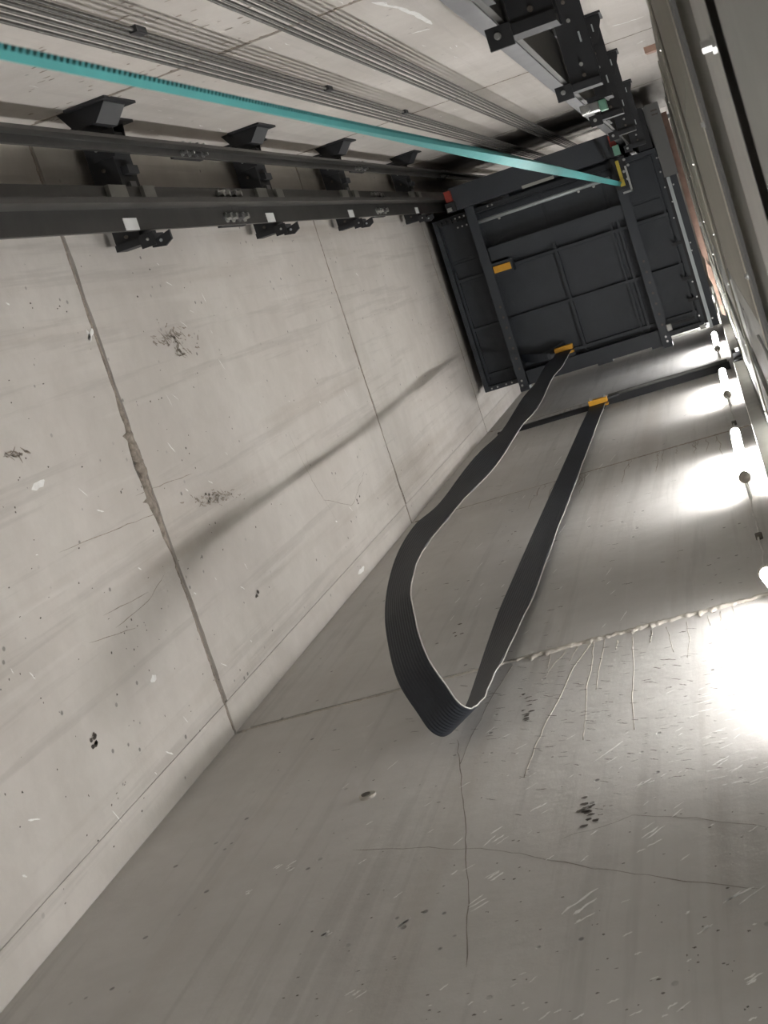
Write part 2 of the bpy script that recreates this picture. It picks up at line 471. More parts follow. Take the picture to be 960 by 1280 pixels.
tag(md.build('dark_pits', 'scuff', wt), kind='stuff')

# ------------------------------------------------------------------ guide rails
XC = -0.867                     # plane midway between the two rail stacks
YR, YCW = -0.460, -0.645
def rail(name, label, tip, sgn, y, depth, half, nose, mat, joints, extra):
    """tip = x of blade tip, sgn = direction the blade points (+1 = +X)"""
    base = (tip - sgn * depth / 2, y, Z0)
    r = tag(empty(name, base), label, 'guide rail', 'guide rails on the brackets')
    back = tip - sgn * depth
    ft = .012
    cuts = [Z0] + joints + [Z1 - .3]
    for a, b in zip(cuts[:-1], cuts[1:]):
        mb = MB()
        xs = sorted((back, back + sgn * ft)); mb.box(xs[0], xs[1], y - half, y + half, a + .001, b - .001)
        xs = sorted((back + sgn * ft, tip - sgn * .034 * depth / .089)); mb.box(xs[0], xs[1], y - nose * .32, y + nose * .32, a + .001, b - .001)
        shift(mb, base).build('rail_flange', 'rail', r)
        xs = sorted((tip - sgn * .04 * depth / .089, tip))
        shift(MB().box(xs[0], xs[1], y - nose, y + nose, a + .001, b - .001), base).build('rail_blade', mat, r)
    face = back + sgn * ft
    for z in joints:
        xs = sorted((back, back - sgn * .014))
        shift(MB().box(xs[0], xs[1], y - half * 1.05, y + half * 1.05, z - .15, z + .15), base).build('fishplate', 'blacksteel', r)
        for k in (-3, -1, 1, 3):
            for sy in (-1, 1):
                mb = MB().hexbolt((face, y + sy * half * .62, z + k * .036), (sgn, 0, 0), .010 * half / .066 + .002, .022)
                shift(mb, base).build('bolt', 'zinc' if k != 1 else 'blade', r)
    for (z, sy, hz, mt) in extra:
        xs = sorted((face, face + sgn * .002 if mt == 'white' else face + sgn * .012))
        shift(MB().box(xs[0], xs[1], y + sy * half * .72 - .018, y + sy * half * .72 + .018, z - hz, z + hz), base).build('sticker' if mt == 'white' else 'rail_clip', mt, r)
    return r
BR_Z = [2.80, 4.30, 5.82, 7.28, 9.12]
st = [(z - .1, 1, .055, 'white') for z in BR_Z] + [(z - .14, -1, .07, 'galv') for z in BR_Z] + [(z + .12, -1, .05, 'galv') for z in BR_Z]
rail('car_guide_rail', 'dark T-section car guide rail with white stickers beside the pale left wall', -1.430, 1, YR - .008, .089, .066, .008, 'rail', [2.55, 5.25, 7.92, 10.6, 13.2, 15.9], st)
rail('car_guide_rail', 'bright-bladed car guide rail running up to the safety gear under the car', -.303, -1, YR, .089, .066, .008, 'blade', [2.4, 6.5, 9.7, 12.1, 14.8], [])
rail('counterweight_guide_rail', 'slim dark counterweight guide rail between the stickered rail and the rope wall', -1.420, 1, YCW, .055, .025, .005, 'rail', [2.1, 4.85, 7.5, 10.2, 12.9, 15.6], [])
rail('counterweight_guide_rail', 'slim counterweight guide rail behind the bright-bladed car guide rail', -.313, -1, YCW, .055, .025, .005, 'rail', [2.2, 4.95, 7.6, 10.3, 13.0, 15.7], [])

# ------------------------------------------------------------------ rail brackets
def bracket_meshes(s):
    """s=+1: the stack near the landing doors, s=-1: the one by the left wall (mirrored about XC). local z=0 at the underside."""
    X = lambda x: x if s > 0 else 2 * XC - x
    P = []
    def bx(n, m, x0, x1, y0, y1, z0, z1):
        a, b = sorted((X(x0), X(x1))); P.append((n, m, MB().box(a, b, y0, y1, z0, z1)))
    # arm: C-channel behind the rails, from the rope wall to past the car rail
    bx('arm', 'blacksteel', -.206, -.200, YT + .03, -.375, 0, .15)
    bx('arm_flange', 'blacksteel', -.200, -.125, YT + .03, -.375, 0, .006)
    bx('arm_flange', 'blacksteel', -.200, -.125, YT + .03, -.375, .144, .15)
    # gusset: bottom plate widening to the wall
    fn = lambda p, t: (X(p[0]), p[1], t)
    if s < 0:
        fa = lambda p, t: (p[0], p[1], t)
        P.append(('wall_gusset', 'blacksteel', MB().prism([(-1.535, YT), (-1.392, YT), (-1.392, YT + .010), (-1.432, -.684), (-1.500, -.684)], fa, -.31, -.15)))
        P.append(('wall_flange', 'blacksteel', MB().prism([(-1.50, YT), (-1.375, YT), (-1.375, YT + .007), (-1.50, YT + .007)], fa, -.34, -.10)))
        P.append(('hook_tab', 'blacksteel', MB().prism([(-1.50, -.362), (-1.435, -.380), (-1.435, -.352), (-1.46, -.338), (-1.50, -.345)], fa, -.006, .006)))
        P.append(('tab_hole', 'lightgrey', MB().tube([(-1.468, -.358, -.0065), (-1.468, -.358, -.0075)], .005, 8)))
    P.append(('gusset', 'blacksteel', MB().prism([(-.235, YT), (-.112, YT), (-.112, YT + .03), (-.145, YT + .11), (-.215, YT + .11), (-.235, YT + .06)], fn, -.006, 0)))
    P.append(('gusset', 'blacksteel', MB().prism([(-.215, YT), (-.120, YT), (-.120, YT + .02), (-.145, YT + .10), (-.205, YT + .10)], fn, .15, .156)))
    bx('wall_plate', 'blacksteel', -.24, -.105, YT, YT + .008, -.03, .18)
    # hooked end that grips the rail flange
    bx('hook', 'blacksteel', -.252, -.125, -.385, -.365, -.012, .075)
    bx('hook', 'blacksteel', -.252, -.206, -.390, -.350, -.018, -.010)
    # slots and bolts on the underside
    for y, mt in ((-.66, 'zinc'), (-.60, 'pit'), (-.55, 'zinc'), (-.43, 'zinc'), (-.40, 'pit')):
        P.append(('bolt', mt, MB().hexbolt((X(-.165), y, -.0005), (0, 0, -1), .0038, .012)))
    for y in (-.69, -.50):
        P.append(('slot_hole', 'lightgrey', MB().box(*sorted((X(-.150), X(-.145))), y - .014, y + .014, -.0072, -.0005)))
    P.append(('hook_bolt', 'zinc', MB().hexbolt((X(-.232), -.372, -.018), (0, 0, -1), .003 if s < 0 else .0045, .010)))
    P.append(('anchor_bolt', 'zinc', MB().hexbolt((X(-.125), YT + .008, .02), (0, 1, 0), .006, .018)))
    P.append(('anchor_bolt', 'zinc', MB().hexbolt((X(-.22), YT + .008, -.012), (0, 1, 0), .006, .018)))
    # rail clamps pressing on both rail flanges
    bx('rail_clamp', 'blade', -.214, -.190, -.555, -.530, .05, .10)
    bx('counterweight_clip', 'blacksteel', -.228, -.206, -.600, -.575, .03, .12)
    return P
WHERE = ['below the lowest joint in view', 'just above the lowest joint in view', 'second above the lowest joint in view', 'just above the second joint in view', 'just under the car']
for s, side in ((1, 'on bright-bladed rail'), (-1, 'on stickered rail')):
    defs = [(n, m, mb.mesh(n, m)) for n, m, mb in bracket_meshes(s)]
    for k, z in enumerate(BR_Z):
        e = empty('rail_bracket', (0, 0, z))
        tag(e, 'black steel rail bracket ' + side + ', ' + WHERE[k], 'bracket', 'rail brackets ' + side)
        for n, m, me in defs:
            o = bpy.data.objects.new(n, me); COL.objects.link(o); o.parent = e

# limit switch on the bright rail
b = (-.20, -.36, 5.0)
ls = tag(empty('limit_switch', b), 'small zinc and pale green limit switch beside the bright-bladed guide rail', 'switch')
shift(MB().box(-.235, -.175, -.375, -.345, 4.98, 5.05), b).build('switch_body', 'zinc', ls, bevel=.003)
shift(MB().box(-.175, -.150, -.375, -.340, 4.985, 5.03), b).build('switch_cap', 'green', ls, bevel=.003)
shift(MB().box(-.206, -.125, -.390, -.376, 4.97, 5.10), b).build('mounting_plate', 'blacksteel', ls)
shift(MB().tube([(-.215, -.36, 4.98), (-.215, -.36, 4.955)], .012, 10), b).build('roller', 'zinc', ls)

# ------------------------------------------------------------------ hoist ropes
ORD = ['first', 'second', 'third', 'fourth', 'fifth', 'sixth']
def hoist_rope(x, y, k, g):
    r = tag(empty('hoist_rope', (x, y, Z0)), ORD[k] + ' of six grey wire ropes ' + g + ', counting from the stickered rail', 'rope', 'hoist ropes ' + g)
    for nm, rad, ph in (('rope_core', .0040, 0),):
        MB().tube([(0, 0, 0.6), (0, 0, 17.3 - Z0 - .2)], rad, 8).build(nm, 'rope', r, smooth=True)
    return r
for k in range(6):
    ra = hoist_rope(-1.005 + .0178 * k, YCW + random.uniform(-.003, .003), k, 'nearer that rail')
    if k == 5:
        for zz in (2.95, 4.6, 5.9):
            MB().box(-.007, .010, -.007, .007, zz - Z0 - .03, zz - Z0 + .03).build('rope_clip', 'blacksteel', ra)
for k in range(6):
    hoist_rope(-.752 + .0165 * k, YCW + random.uniform(-.003, .003), k, 'nearer the bright-bladed rail')

# ------------------------------------------------------------------ turquoise toothed belt
BX, BY = -.350, -.2025
tb = tag(empty('toothed_belt', (BX, BY, Z0)), 'turquoise toothed belt hanging from the safety gear under the car', 'belt')
def belt_frame(z):
    t = min(1, max(0, (z - 1.0) / 4.5)); a = math.radians(30 - 80 * (t * t * (3 - 2 * t)))   # slow twist
    wd = Vector((math.cos(a), math.sin(a), 0))
    return wd, Vector((-wd.y, wd.x, 0))
mb = MB(); zz = [-.9 + .1 * i for i in range(106)] + [9.685]
HW, TH = .0135, .0030
for z in zz:
    wd, nn = belt_frame(z)
    for a, c in ((-1, -1), (1, -1), (1, 1), (-1, 1)):
        p = wd * HW * a + nn * TH * c; mb.v.append((p.x, p.y, z - Z0))
for k in range(len(zz) - 1):
    for j in range(4):
        a, b2 = 4 * k + j, 4 * k + (j + 1) % 4; mb.f.append((a, b2, b2 + 4, a + 4))
mb.f += [(3, 2, 1, 0), tuple(4 * (len(zz) - 1) + j for j in range(4))]
mb.build('belt_band', 'belt', tb)
mt = MB(); z = -.8
while z < 9.67:
    wd, nn = belt_frame(z); i = len(mt.v)
    for dz, dep in ((-.003, 0), (-.0018, .0036), (.0018, .0036), (.003, 0)):
        for a in (-1, 1):
            p = wd * HW * a * .98 - nn * (TH + dep - .0003); mt.v.append((p.x, p.y, z + dz - Z0))
    for j in range(3): mt.f.append((i + 2 * j, i + 2 * j + 1, i + 2 * j + 3, i + 2 * j + 2))
    mt.f += [(i, i + 2, i + 4, i + 6), (i + 1, i + 7, i + 5, i + 3)]
    z += .010
tag(mt.build('belt_teeth', 'beltdark', tb), kind='stuff')

# ------------------------------------------------------------------ elevator car
ZC = 9.96
CB = (-.84, .2, ZC - .2)
car = tag(empty('elevator_car', CB), 'dark anthracite elevator car seen from below with its steel sling', 'elevator car')
def cp(name, mat, x0, x1, y0, y1, z0, z1, parent=None, bevel=0.0, label=None):
    o = shift(MB().box(x0, x1, y0, y1, z0, z1), CB).build(name, mat, car, bevel=bevel)
    if parent: o.parent = parent
    if label: o['label'] = label
    return o
def cm(name, mat, mb, parent=None, smooth=False):
    return shift(mb, CB).build(name, mat, parent or car, smooth)
# body: floor tray, cabin walls, roof
cp('platform', 'carpaint', -1.590, -.090, -.355, .815, ZC + .055, ZC + .12)
for a in ((-1.590, -1.560, -.355, .815), (-1.560, -.09, .785, .815), (-1.56, -.09, -.355, -.325), (-.118, -.090, -.325, .785)):
    cp('platform_edge', 'carpaint', *a, ZC - .02, ZC + .055)
cp('cabin', 'carpaint', -1.57, -.11, -.345, .80, ZC + .12, 12.40)
cp('rear_light_blocker', 'blacksteel', -.190, -.102, -.62, -.36, ZC - .01, ZC + .60)  # added plate that blocks lamp light from the rope wall behind the car
cp('car_door', 'greyplate', -.100, -.050, -.62, .80, ZC + .13, 12.4)
# underside sheets between ribs
xs = [-1.56, -1.35, -.875, -.47, -.35, -.118]; ys = [-.325, -.06, .065, .40, .715, .785]
for i in range(len(xs) - 1):
    for j in range(len(ys) - 1):
        if ys[j] == .715: continue
        cp('floor_sheet', 'carpaint2', xs[i] + .010, xs[i + 1] - .010, ys[j] + .010, ys[j + 1] - .010, ZC + .049, ZC + .055, bevel=.002)
# ribs
for y in (.065, .40, .715):
    for a, b in ((-1.555, -1.345), (-1.285, -.390), (-.325, -.125)):
        cp('rib', 'carpaint', a, b, y - .010, y + .010, ZC + .012, ZC + .055)
for x, hw in ((-.875, .010), (-.495, .008), (-.445, .008), (-1.548, .008)):
    cp('rib', 'carpaint', x - hw, x + hw, .0, .75, ZC + .016, ZC + .055)
cp('rib', 'carpaint', -.150, -.135, -.32, .78, ZC + .010, ZC + .055)
# sling: forks under the car, cross beams, guide-side beam
for x in (-1.315, -.358):
    mb = MB().box(x - .030, x - .024, -.47, .850, ZC - .13, ZC + .0545).box(x - .024, x + .030, -.47, .850, ZC - .13, ZC - .124).box(x - .024, x + .030, -.47, .850, ZC + .045, ZC + .0545)
    fk = cm('fork_channel', 'carpaint', mb)
    for k in range(7):
        cm('bolt_hole', 'pit', MB().tube([(x + .004, .30 + .07 * k, ZC - .1305), (x + .004, .30 + .07 * k, ZC - .1315)], .008, 8), fk)
    for y in (.80, .83):
        cm('bolt', 'zinc', MB().hexbolt((x - .012 + random.uniform(0, .02), y, ZC - .13), (0, 0, -1), .005, .012), fk)
    cp('fork_end', 'carpaint', x - .032, x + .032, .845, .87, ZC - .13, ZC - .01)
def chan(name, x0, x1, y0, y1, z0, z1, lip=.008):
    mb = MB().box(x0, x1, y0, y1, z0, z0 + lip).box(x0, x1, y0, y0 + lip, z0 + lip, z1).box(x0, x1, y1 - lip, y1, z0 + lip, z1)
    return cm(name, 'carpaint', mb)
chan('cross_beam', -1.283, -.390, -.085, .005, ZC - .09, ZC + .045)
bb = chan('end_beam', -1.283, -.390, .750, .842, ZC - .09, ZC + .045)
cp('end_beam_tab', 'carpaint', -.82, -.72, .842, .856, ZC - .09, ZC - .02)
cp('end_beam_tab', 'carpaint', -.46, -.39, .842, .858, ZC - .09, ZC - .02)
gb = chan('guide_side_beam', -1.400, -.330, -.520, -.375, ZC - .20, ZC - .02)
for x in (-1.37, -.335):
    cp('upright', 'carpaint', x - .03, x + .03, -.51, -.40, ZC - .02, 12.6)
cp('sling_head_beam', 'carpaint', -1.40, -.33, -.52, -.38, 12.6, 12.75)
cp('name_plate', 'galv', -.945, -.735, -.388, -.368, ZC - .203, ZC - .2005)
cm('safety_link_rod', 'lightgrey', MB().tube([(-1.30, -.262, ZC - .10), (-.41, -.262, ZC - .10)], .013, 10), smooth=True)
for x in (-1.15, -.62, -.52):
    cm('rod_bolt', 'zinc', MB().hexbolt((x, -.245, ZC - .105), (0, 0, -1), .006, .010))
for x in (-1.2, -1.17): cm('rod_bolt', 'zinc', MB().hexbolt((x, -.34, ZC - .10), (0, 0, -1), .004, .010))
# guide shoes and safety gear at both rails
def gear(x, sgn):
    g = cp('guide_shoe', 'red', x - .020, x + .020, -.505, -.435, ZC - .25, ZC - .201)
    cp('shoe_jaw', 'blacksteel', x - .030, x + .030, -.43, -.37, ZC - .27, ZC - .201, g)
    return g
g1 = gear(-1.407, 1)
cp('shoe_block', 'zinc', -1.43, -1.40, -.40, -.375, ZC - .28, ZC - .27, g1)
for k in range(6): cm('bolt', 'zinc', MB().hexbolt((-1.42 + .03 * (k % 3), -.33 + .06 * (k // 3), ZC - .131), (0, 0, -1), .004, .010), g1)
g2 = gear(-.326, -1)
cp('shoe_block', 'green', -.335, -.295, -.435, -.375, ZC - .30, ZC - .27, g2)
sg = cp('safety_gear', 'blacksteel', -.385, -.285, -.365, -.17, ZC - .22, ZC - .135)
cp('wedge_plate', 'yellow', -.345, -.325, -.345, -.20, ZC - .25, ZC - .22, sg)
cp('lever', 'yellow', -.352, -.322, -.225, -.185, ZC - .27, ZC - .25, sg)
cp('lever_frame', 'zinc', -.300, -.288, -.30, -.14, ZC - .245, ZC - .22, sg)
cp('lever_frame', 'zinc', -.350, -.288, -.150, -.138, ZC - .245, ZC - .22, sg)
for (x, y) in ((-.29, -.34), (-.275, -.30), (-.31, -.27), (-.30, -.22)):
    cm('bolt', 'zinc', MB().hexbolt((x, y, ZC - .22), (0, 0, -1), .006, .012), sg)
# orange buffer plate and the travelling-cable clamp
cp('buffer_plate', 'orange', -1.280, -1.165, .040, .085, ZC - .14, ZC - .125, bevel=.003, label='orange plate on the fork channel')
cp('buffer_mount', 'carpaint', -1.30, -1.155, .02, .10, ZC - .125, ZC + .012)
oc = cp('car_cable_clamp', 'orange', -1.060, -.940, .664, .6955, ZC - .13, ZC - .06, bevel=.003, label='orange clamp holding the flat cable under the car')
cp('clamp_back', 'orange', -1.060, -.940, .7045, .720, ZC - .13, ZC - .06, oc)
cp('clamp_arm', 'carpaint', -1.06, -.94, .70, .752, ZC - .06, ZC - .05, oc)
# loose cable end running to the junction channel
mb = MB(); pts = []
for i in range(15):
    t = i / 14; pts.append(Vector((-1.285 + .30 * t, .66 + .035 * math.sin(t * 3.1), ZC - .05 - .07 * math.sin(t * math.pi * .95))))
for p in pts: mb.v += [(p.x, p.y - .028, p.z), (p.x, p.y + .028, p.z), (p.x, p.y + .028, p.z + .006), (p.x, p.y - .028, p.z + .006)]
for k in range(14):
    for j in range(4): mb.f.append((4 * k + j, 4 * k + (j + 1) % 4, 4 * k + 4 + (j + 1) % 4, 4 * k + 4 + j))
mb.f += [(3, 2, 1, 0), (56, 57, 58, 59)]
cm('cable_tail', 'cable', mb)
# sill, apron and edge hardware on the door side
cm('sill_tube', 'lightgrey', MB().box(-.076, -.054, -.155, .835, ZC - .06, ZC - .03))
cp('sill_beam', 'carpaint2', -.054, -.010, -.16, .83, ZC - .04, ZC + .12)
cp('sill_carrier', 'blacksteel', -.095, -.054, -.16, .80, ZC - .03, ZC + .10)
cp('apron_plate', 'greyplate', -.085, .002, -.620, -.158, ZC - .06, ZC + .3)
for y in (-.58, -.555): cp('apron_slot', 'pit', -.055, -.015, y, y + .010, ZC - .0615, ZC - .0595)
for i, (x, y) in enumerate(((-.098, -.29), (-.085, -.29), (-.10, -.20), (-.10, -.10), (-.08, .0), (-.045, -.10), (-.10, .10), (-.045, .28), (-.05, .33), (-.10, .52), (-.10, .62), (-.045, .78), (-.12, .74), (-.10, .80))):
    cm('bolt', 'zinc', MB().hexbolt((x, y, ZC - .04), (0, 0, -1), .0038, .010))
for y in (.25, .48, .62): cp('edge_clip', 'blacksteel', -.16, -.095, y, y + .02, ZC - .03, ZC - .0195)
cp('corner_switch', 'galv', -.135, -.10, .80, .825, ZC - .08, ZC - .04)
cp('corner_rod', 'blacksteel', -.33, -.15, .735, .75, ZC - .07, ZC - .055)
cp('roller_bracket', 'galvlight', -.335, -.300, .725, .770, ZC - .16, ZC - .135, bevel=.006)
for i in range(14):
    cm('edge_bolt', 'carpaint2', MB().hexbolt((-1.575, -.28 + .08 * i, ZC - .02), (0, 0, -1), .006, .010))
for x in (-1.54, -1.50, -1.44, -1.40): cm('edge_bolt', 'zinc', MB().hexbolt((x, .80, ZC - .02), (0, 0, -1), .004, .012))
for i in range(6): cp('rail_side_block', 'blacksteel', -1.55 + .035 * i, -1.53 + .035 * i, -.34, -.31, ZC - .05, ZC - .02)

# ------------------------------------------------------------------ lamps on the cable wall
LX, LY = -.070, .990
lamp_defs = None
for k, zc in enumerate((3.42, 5.83, 8.26, 10.60, 13.2, 15.8, 1.0)):
    e = empty('tube_lamp', (LX, LY + (0, -.010, .008, 0, 0, 0, -.01)[k], zc - .53))
    nm = {0: 'lowest lit white tube lamp', 1: 'lit white tube lamp below the horizontal strut', 2: 'lit white tube lamp next under the horizontal strut', 3: 'lit white tube lamp beside the car'}
    lab = ['lit white tube lamp level with the belly of the flat cable', 'lit white tube lamp between the flat cable loop and the strut', 'lit white tube lamp just under the horizontal strut',
           'lit white tube lamp beside the underside of the car', 'lit white tube lamp just above the car roof', 'lit white tube lamp under the shaft ceiling', 'lit white tube lamp low down in the pit'][k]
    tag(e, lab, 'lamp', 'tube lamps down the cable wall')
    if k == 0: MB().box(-.045, .070, .030, .034, -.01, .60).build('added_light_shield', 'white', e)  # added shield outside the view, cuts this lamp's light on the wall
    if k == 0: e.location.x += .128; e.rotation_euler = (0, -math.radians(6.8), 0)      # hangs askew, foot swung towards the doors
    def arc(a0, a1, n=12, rad=.019, back=None):      # angle 0 faces into the shaft (-Y)
        g = [math.radians(a0 + (a1 - a0) * i / n) for i in range(n + 1)]
        return [(rad * math.sin(a), -rad * math.cos(a)) for a in g]
    MB().prism(arc(-112, 112), lambda p, t: (p[0], p[1], t), .03, 1.05).build('tube', 'tube', e)
    MB().prism([(x * .99, y + .0004) for x, y in arc(112, 248, 8)], lambda p, t: (p[0], p[1], t), .03, 1.05).build('tube_back', 'galvlight', e)
    MB().tube([(0, 0, -.005), (0, 0, .0295)], .020, 12).build('end_cap', 'capgrey', e, smooth=True)
    MB().tube([(0, 0, 1.0505), (0, 0, 1.08)], .020, 12).build('end_cap', 'capgrey', e, smooth=True)
    for zz in (.01, 1.065):
        MB().box(-.006, .006, .0195, YK - e.location.y, zz - .006, zz + .006).build('wall_clip', 'zinc', e)
# wires between the lamps
zs = [1.0, 3.42, 5.83, 8.26, 10.60, 13.2, 15.8]
for k in range(len(zs) - 1):
    a, b = zs[k] + .553, zs[k + 1] - .537
    wlab = ['low in the pit', 'below the second tube lamp', 'between tube lamps beneath the strut', 'passing the horizontal strut', 'beside the car', 'above the car'][k]
    e = tag(empty('lamp_wire', (LX, LY, a)), 'thin pale lamp wire on the cable wall ' + wlab, 'wire', 'wires between the tube lamps')
    pts = [(0.004 * math.sin(i * 1.9), .012 + .050 * math.sin(math.pi * min(1, i / 12)), (b - a) * i / 12) for i in range(13)]
    MB().tube(pts, .0035, 6).build('wire_core', 'wire', e, smooth=True)
    MB().tube([(0, .050, (b - a) * .52), (0, YK - LY, (b - a) * .52)], .011, 8).build('wire_clip', 'pit', e)
    MB().tube([(-.004, .024, (b - a) * .08), (.006, .034, (b - a) * .12)], .008, 6).build('wire_knot', 'capgrey', e)

# ------------------------------------------------------------------ strut across the cable wall and the fixed clamp
ZS = 9.36
b = (-.75, YK, ZS)
su = tag(empty('wall_strut', b), 'dark horizontal steel strut fixed across the cable wall under the car', 'strut')
shift(MB().box(-1.50, -.02, YK - .030, YK, ZS - .018, ZS + .022), b).build('strut_channel', 'blacksteel', su)
shift(MB().box(-.78, -.02, YK - .046, YK - .030, ZS - .028, ZS + .028), b).build('strut_cover', 'blacksteel', su)
mb = MB().tube([(-.77, YK - .055, ZS - .03), (-.45, YK - .058, ZS - .034), (-.2, YK - .054, ZS - .028), (-.03, YK - .055, ZS - .02)], .011, 8)
shift(mb, b).build('conduit', 'greyplate', su, smooth=True)
for x in (-.72, -.55, -.33, -.12):
    shift(MB().hexbolt((x, YK - .046, ZS + .012), (0, -1, 0), .005, .010), b).build('bolt', 'zinc', su)
b = (-.83, YK, ZS)
cl = tag(empty('cable_clamp', b), 'orange clamp on the wall strut holding the fixed end of the flat cable', 'clamp')
shift(MB().box(-.885, -.770, .986, 1.017, ZS - .20, ZS - .13), b).build('clamp_jaw', 'orange', cl, bevel=.003)
shift(MB().box(-.885, -.770, 1.027, 1.036, ZS - .20, ZS - .13), b).build('clamp_back', 'orange', cl, bevel=.002)
shift(MB().box(-.85, -.80, 1.0365, YK, ZS - .17, ZS - .03), b).build('clamp_hanger', 'blacksteel', cl)
shift(MB().prism([(-.77, ZS - .13), (-.70, ZS - .10), (-.70, ZS - .06), (-.77, ZS - .09)], lambda p, t: (p[0], t, p[1]), 1.0, 1.012), b).build('clamp_lever', 'blacksteel', cl)
for x in (-.87, -.785): shift(MB().hexbolt((x, .986, ZS - .165), (0, -1, 0), .008, .012), b).build('bolt', 'zinc', cl)

# ------------------------------------------------------------------ travelling flat cable
A2, B2 = Vector((-1.000, .700)), Vector((-.836, 1.022))
WD = Vector((.866, -.50, 0))
def spl(P, n):
    out = []
    for i in range(len(P) - 1):
        p0, p1, p2, p3 = P[max(i - 1, 0)], P[i], P[i + 1], P[min(i + 2, len(P) - 1)]
        for k in range(n):
            t = k / n
            out.append(tuple(.5 * (2 * b + (c - a) * t + (2 * a - 5 * b + 4 * c - d) * t * t + (-a + 3 * b - 3 * c + d) * t ** 3) for a, b, c, d in zip(p0, p1, p2, p3)))
    return out + [P[-1]]
ctrl = [(0, 9.83), (0.01, 9.0), (.035, 8.0), (.075, 7.0), (.06, 6.0), (.04, 5.0), (.0, 4.45), (.03, 4.05), (.14, 3.74), (.30, 3.56), (.50, 3.42), (.72, 3.365), (.88, 3.345), (.985, 3.42), (1.02, 3.65), (1.02, 4.2), (1.01, 5.5), (1.005, 7.0), (1.0, 8.2), (1.0, 9.17)]
path = spl(ctrl, 8)
tc = tag(empty('travelling_cable', (A2.x, A2.y, 3.3)), 'black flat travelling cable hanging in a long loop below the car', 'cable')
NR, HWID = 12, .049
mb = MB(); e1, e2 = [], []
ring = None
for i, (s, z) in enumerate(path):
    q = A2 + (B2 - A2) * s
    c = Vector((q.x, q.y, z))
    a, b3 = path[max(i - 1, 0)], path[min(i + 1, len(path) - 1)]
    d2 = (B2 - A2) * (b3[0] - a[0]); t = Vector((d2.x, d2.y, b3[1] - a[1])).normalized()
    wv = 0.0
    if s < .3 and z > 4.0: wv = .42 * math.sin(z * 3.6) * min(1, (z - 4.0) / .8) * min(1, max(0, (9.7 - z)) / .7)
    wd = (WD + Vector((.0, .5, 0)) * wv).normalized().lerp(Vector((1, (.20 * min(1, max(0, (9.75 - z)) / .8) + wv * .5) if s < .5 else .05 * min(1, max(0, (9.0 - z)) / .6), 0)), min(1, max(0, (z - 3.7) / .8)))
    wd = (wd - t * wd.dot(t)).normalized(); nn = t.cross(wd)
    row = []
    for j in range(NR * 2 + 1):
        u = -1 + j / NR
        row.append((u, .0030 if j % 2 else .0019))
    pts = [c + wd * HWID * u + nn * h for u, h in row] + [c + wd * HWID * u - nn * h for u, h in row[::-1]]
    ring = len(pts)
    mb.v += [tuple(p) for p in pts]
    wob = .0012 * math.sin(i * 1.7) + .0015 * math.sin(i * .77)
    e1.append(c + wd * (HWID + .0018 + wob * .5) + nn * wob)
for k in range(len(path) - 1):
    for j in range(ring):
        a, b3 = k * ring + j, k * ring + (j + 1) % ring
        mb.f.append((a, b3, b3 + ring, a + ring))
mb.f += [tuple(range(ring - 1, -1, -1)), tuple((len(path) - 1) * ring + j for j in range(ring))]
shift(mb, tc.location).build('flat_band', 'cable', tc)
shift(MB().tube(e1, .0016, 6), tc.location).build('pale_edge_cord', 'cableedge', tc, smooth=True)

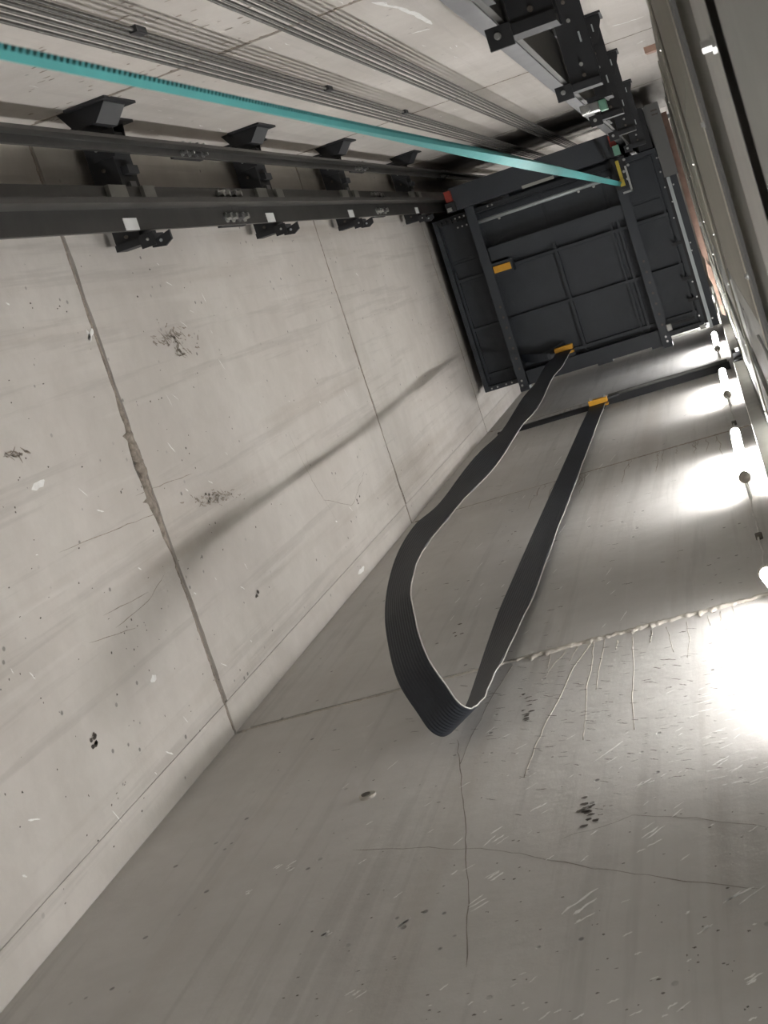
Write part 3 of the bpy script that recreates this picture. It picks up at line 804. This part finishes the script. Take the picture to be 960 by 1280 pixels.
# ------------------------------------------------------------------ landing doors on the right wall
SILLS = [-.85, 2.60, 5.52, 8.44, 11.36, 14.28]
YA, YB = -.68, .25
for k, zs_ in enumerate(SILLS):
    nxt = SILLS[k + 1] if k + 1 < len(SILLS) else 17.2
    top = zs_ + 2.10
    d = tag(empty('door_%d' % (k + 1), (XF, (YA + YB) / 2, zs_)), kind='structure')
    b = d.location.copy()
    def dp(name, mat, *a, bevel=0.0, parent=None):
        o = shift(MB().box(*a), b).build(name, mat, d, bevel=bevel)
        return o
    mid = (YA + YB) / 2
    dp('door_panel', 'olive' if k else 'galv', .0625, .088, YA, mid - .0015, zs_ + .012, top, bevel=.002)
    dp('door_panel', 'olive' if k else 'galv', .0625, .088, mid + .0015, YB, zs_ + .012, top, bevel=.002)
    dp('sill', 'alu', .0588, XF, YA - .03, YB + .03, zs_ - .025, zs_, bevel=.002)
    for gx in (.070, .092): dp('sill_groove', 'pit', gx, gx + .008, YA, YB, zs_ - .0005, zs_ + .0006)
    dp('toe_guard', 'olivedark', .092, .10, YA - .03, YB + .03, max(zs_ - .36, Z0), zs_ - .026)
    dp('header_gap_shade', 'blacksteel', .100, .1045, YA - .03, .42, top + .01, top + .148)  # black sheet standing in for the shade in the gap above the panels
    dp('header_back', 'olivedark', .105, XF, YA - .03, .42, top + .02, nxt - .37 if k < len(SILLS) - 1 else top + .5)
    hs = dp('hanger_strip', 'galvlight' if k == 0 else 'greyplate', .0615 if k == 0 else .080, .0622 if k == 0 else .086, YA - .02, .40, top + .15, top + .47)  # upper landings: shade of the recess put into a darker grey
    dp('hanger_lip', 'galvlight' if k == 0 else 'greyplate', .0622 if k == 0 else .086, .105, YA - .02, .40, top + .462, top + .47)
    dp('track', 'blacksteel', .074, .088, YA, .38, top + .075, top + .095)
    for yy in (-.55, -.32, -.12, .12):
        shift(MB().tube([(.0725, yy, top + .125), (.088, yy, top + .125)], .029, 14), b).build('hanger_roller', 'blacksteel', d)
        shift(MB().hexbolt((.0615 if k == 0 else .080, yy, top + .165), (-1, 0, 0), .006, .012), b).build('bolt', 'zinc', d)
    for yy in (-.45, .05):
        dp('hanger_plate', 'greyplate', .080, .086, yy - .03, yy + .03, top + .0, top + .06)
    # jamb and return panel towards the cable wall
    dp('jamb', 'galv', .064, XF, YB + .006, YB + .075, zs_ + .01, top + .06, bevel=.003)
    dp('return_panel', 'galv', .078, XF, YB + .08, .60, zs_ - .2, nxt - .21)
    dp('return_panel', 'galv', .066, XF, .605, .955, zs_ - .2, nxt - .21)
    for q, zq in enumerate((zs_ + .5, zs_ + 1.1, zs_ + 1.7, zs_ + 2.4)):
        dp('panel_slot', 'pit', .0652, .0662, .80, .86, zq, zq + .02)
    dp('fascia', 'greyplate' if k == 0 else 'olive', .0608, .066, YA - .03, .95, nxt - .20, nxt - .0255) if k < len(SILLS) - 1 else None
    for yy in (-.5, -.1, .15, .33, .55, .8):
        shift(MB().hexbolt((.0608, yy, nxt - .08), (-1, 0, 0), .004, .006), b).build('bolt', 'zinc', d) if k < len(SILLS) - 1 else None
    # release rod with ring on the jamb
    if k == 1:
        shift(MB().tube([(.058, .290, 2.95), (.058, .292, 2.66)], .003, 6), b).build('release_rod', 'zinc', d)
        mbr = MB(); mbr.tube([(.058, .300 + .013 * math.cos(a * math.pi / 6), 2.645 + .013 * math.sin(a * math.pi / 6)) for a in range(13)], .003, 6, False)
        shift(mbr, b).build('release_ring', 'zinc', d, smooth=True)

# corner duct between the cable wall and the door wall
b = (.03, 1.0, 4.55)
cd = tag(empty('corner_duct', b), 'pale galvanised vertical duct in the corner beside the tube lamps', 'duct')
for a, c in ((4.55, 7.9), (7.9, 10.85), (10.85, 13.8), (13.8, 17.5)):
    shift(MB().box(.002, .060, .965, YK - .022, a + .002, c - .002), b).build('duct_length', 'galvlight', cd, bevel=.002)
    shift(MB().box(.060, .066, .960, YK - .022, a + .002, c - .002), b).build('duct_lip', 'galv', cd)
b = (.03, .96, 8.95)
js = tag(empty('shaft_switch', b), 'black switch box with zinc lever on the corner duct below the car', 'switch')
shift(MB().box(.010, .055, .925, .9645, 8.88, 9.06), b).build('switch_box', 'blacksteel', js, bevel=.004)
shift(MB().box(.030, .052, .90, .925, 8.88, 8.92), b).build('switch_lever', 'zinc', js, bevel=.003)
shift(MB().box(.010, .055, .955, .9645, 8.76, 8.88), b).build('switch_base', 'blacksteel', js)
# timber batten on the sill of the landing beside the car, splintered at one end
b = (.02, 0, 11.3)
tm = tag(empty('timber_batten', b), 'reddish timber batten along the landing sill beside the car, splintered at one end', 'batten')
out = [(.0, -.62), (.042, -.62), (.042, .44), (.036, .47), (.038, .50), (.024, .455), (.020, .49), (.010, .45), (.002, .43)]
shift(MB().prism(out, lambda p, t: (p[0], p[1], t), 11.285, 11.325), b).build('batten_board', 'timber', tm)
shift(MB().prism([(.012, .47), (.040, .53), (.044, .90), (.022, .88), (.018, .66), (.004, .60)], lambda p, t: (p[0], p[1], t), 11.287, 11.323), b).build('splinter', 'timber', tm)
shift(MB().box(.010, .0585, -.60, -.57, 11.326, 11.36), b).build('batten_cleat', 'zinc', tm)
shift(MB().box(.010, .0585, .2, .23, 11.326, 11.36), b).build('batten_cleat', 'zinc', tm)
# small wooden wedge left in the rope wall
p = on_front(812, 58)
tag(MB().prism([(-.03, -.05), (.03, -.05), (.022, .05), (-.022, .05)], lambda q, t: (p.x + q[0], t, p.z + q[1]), YT, YT + .03).build('wooden_wedge', 'timber'), 'small brown wooden wedge stuck on the rope wall near the doors', 'wedge')
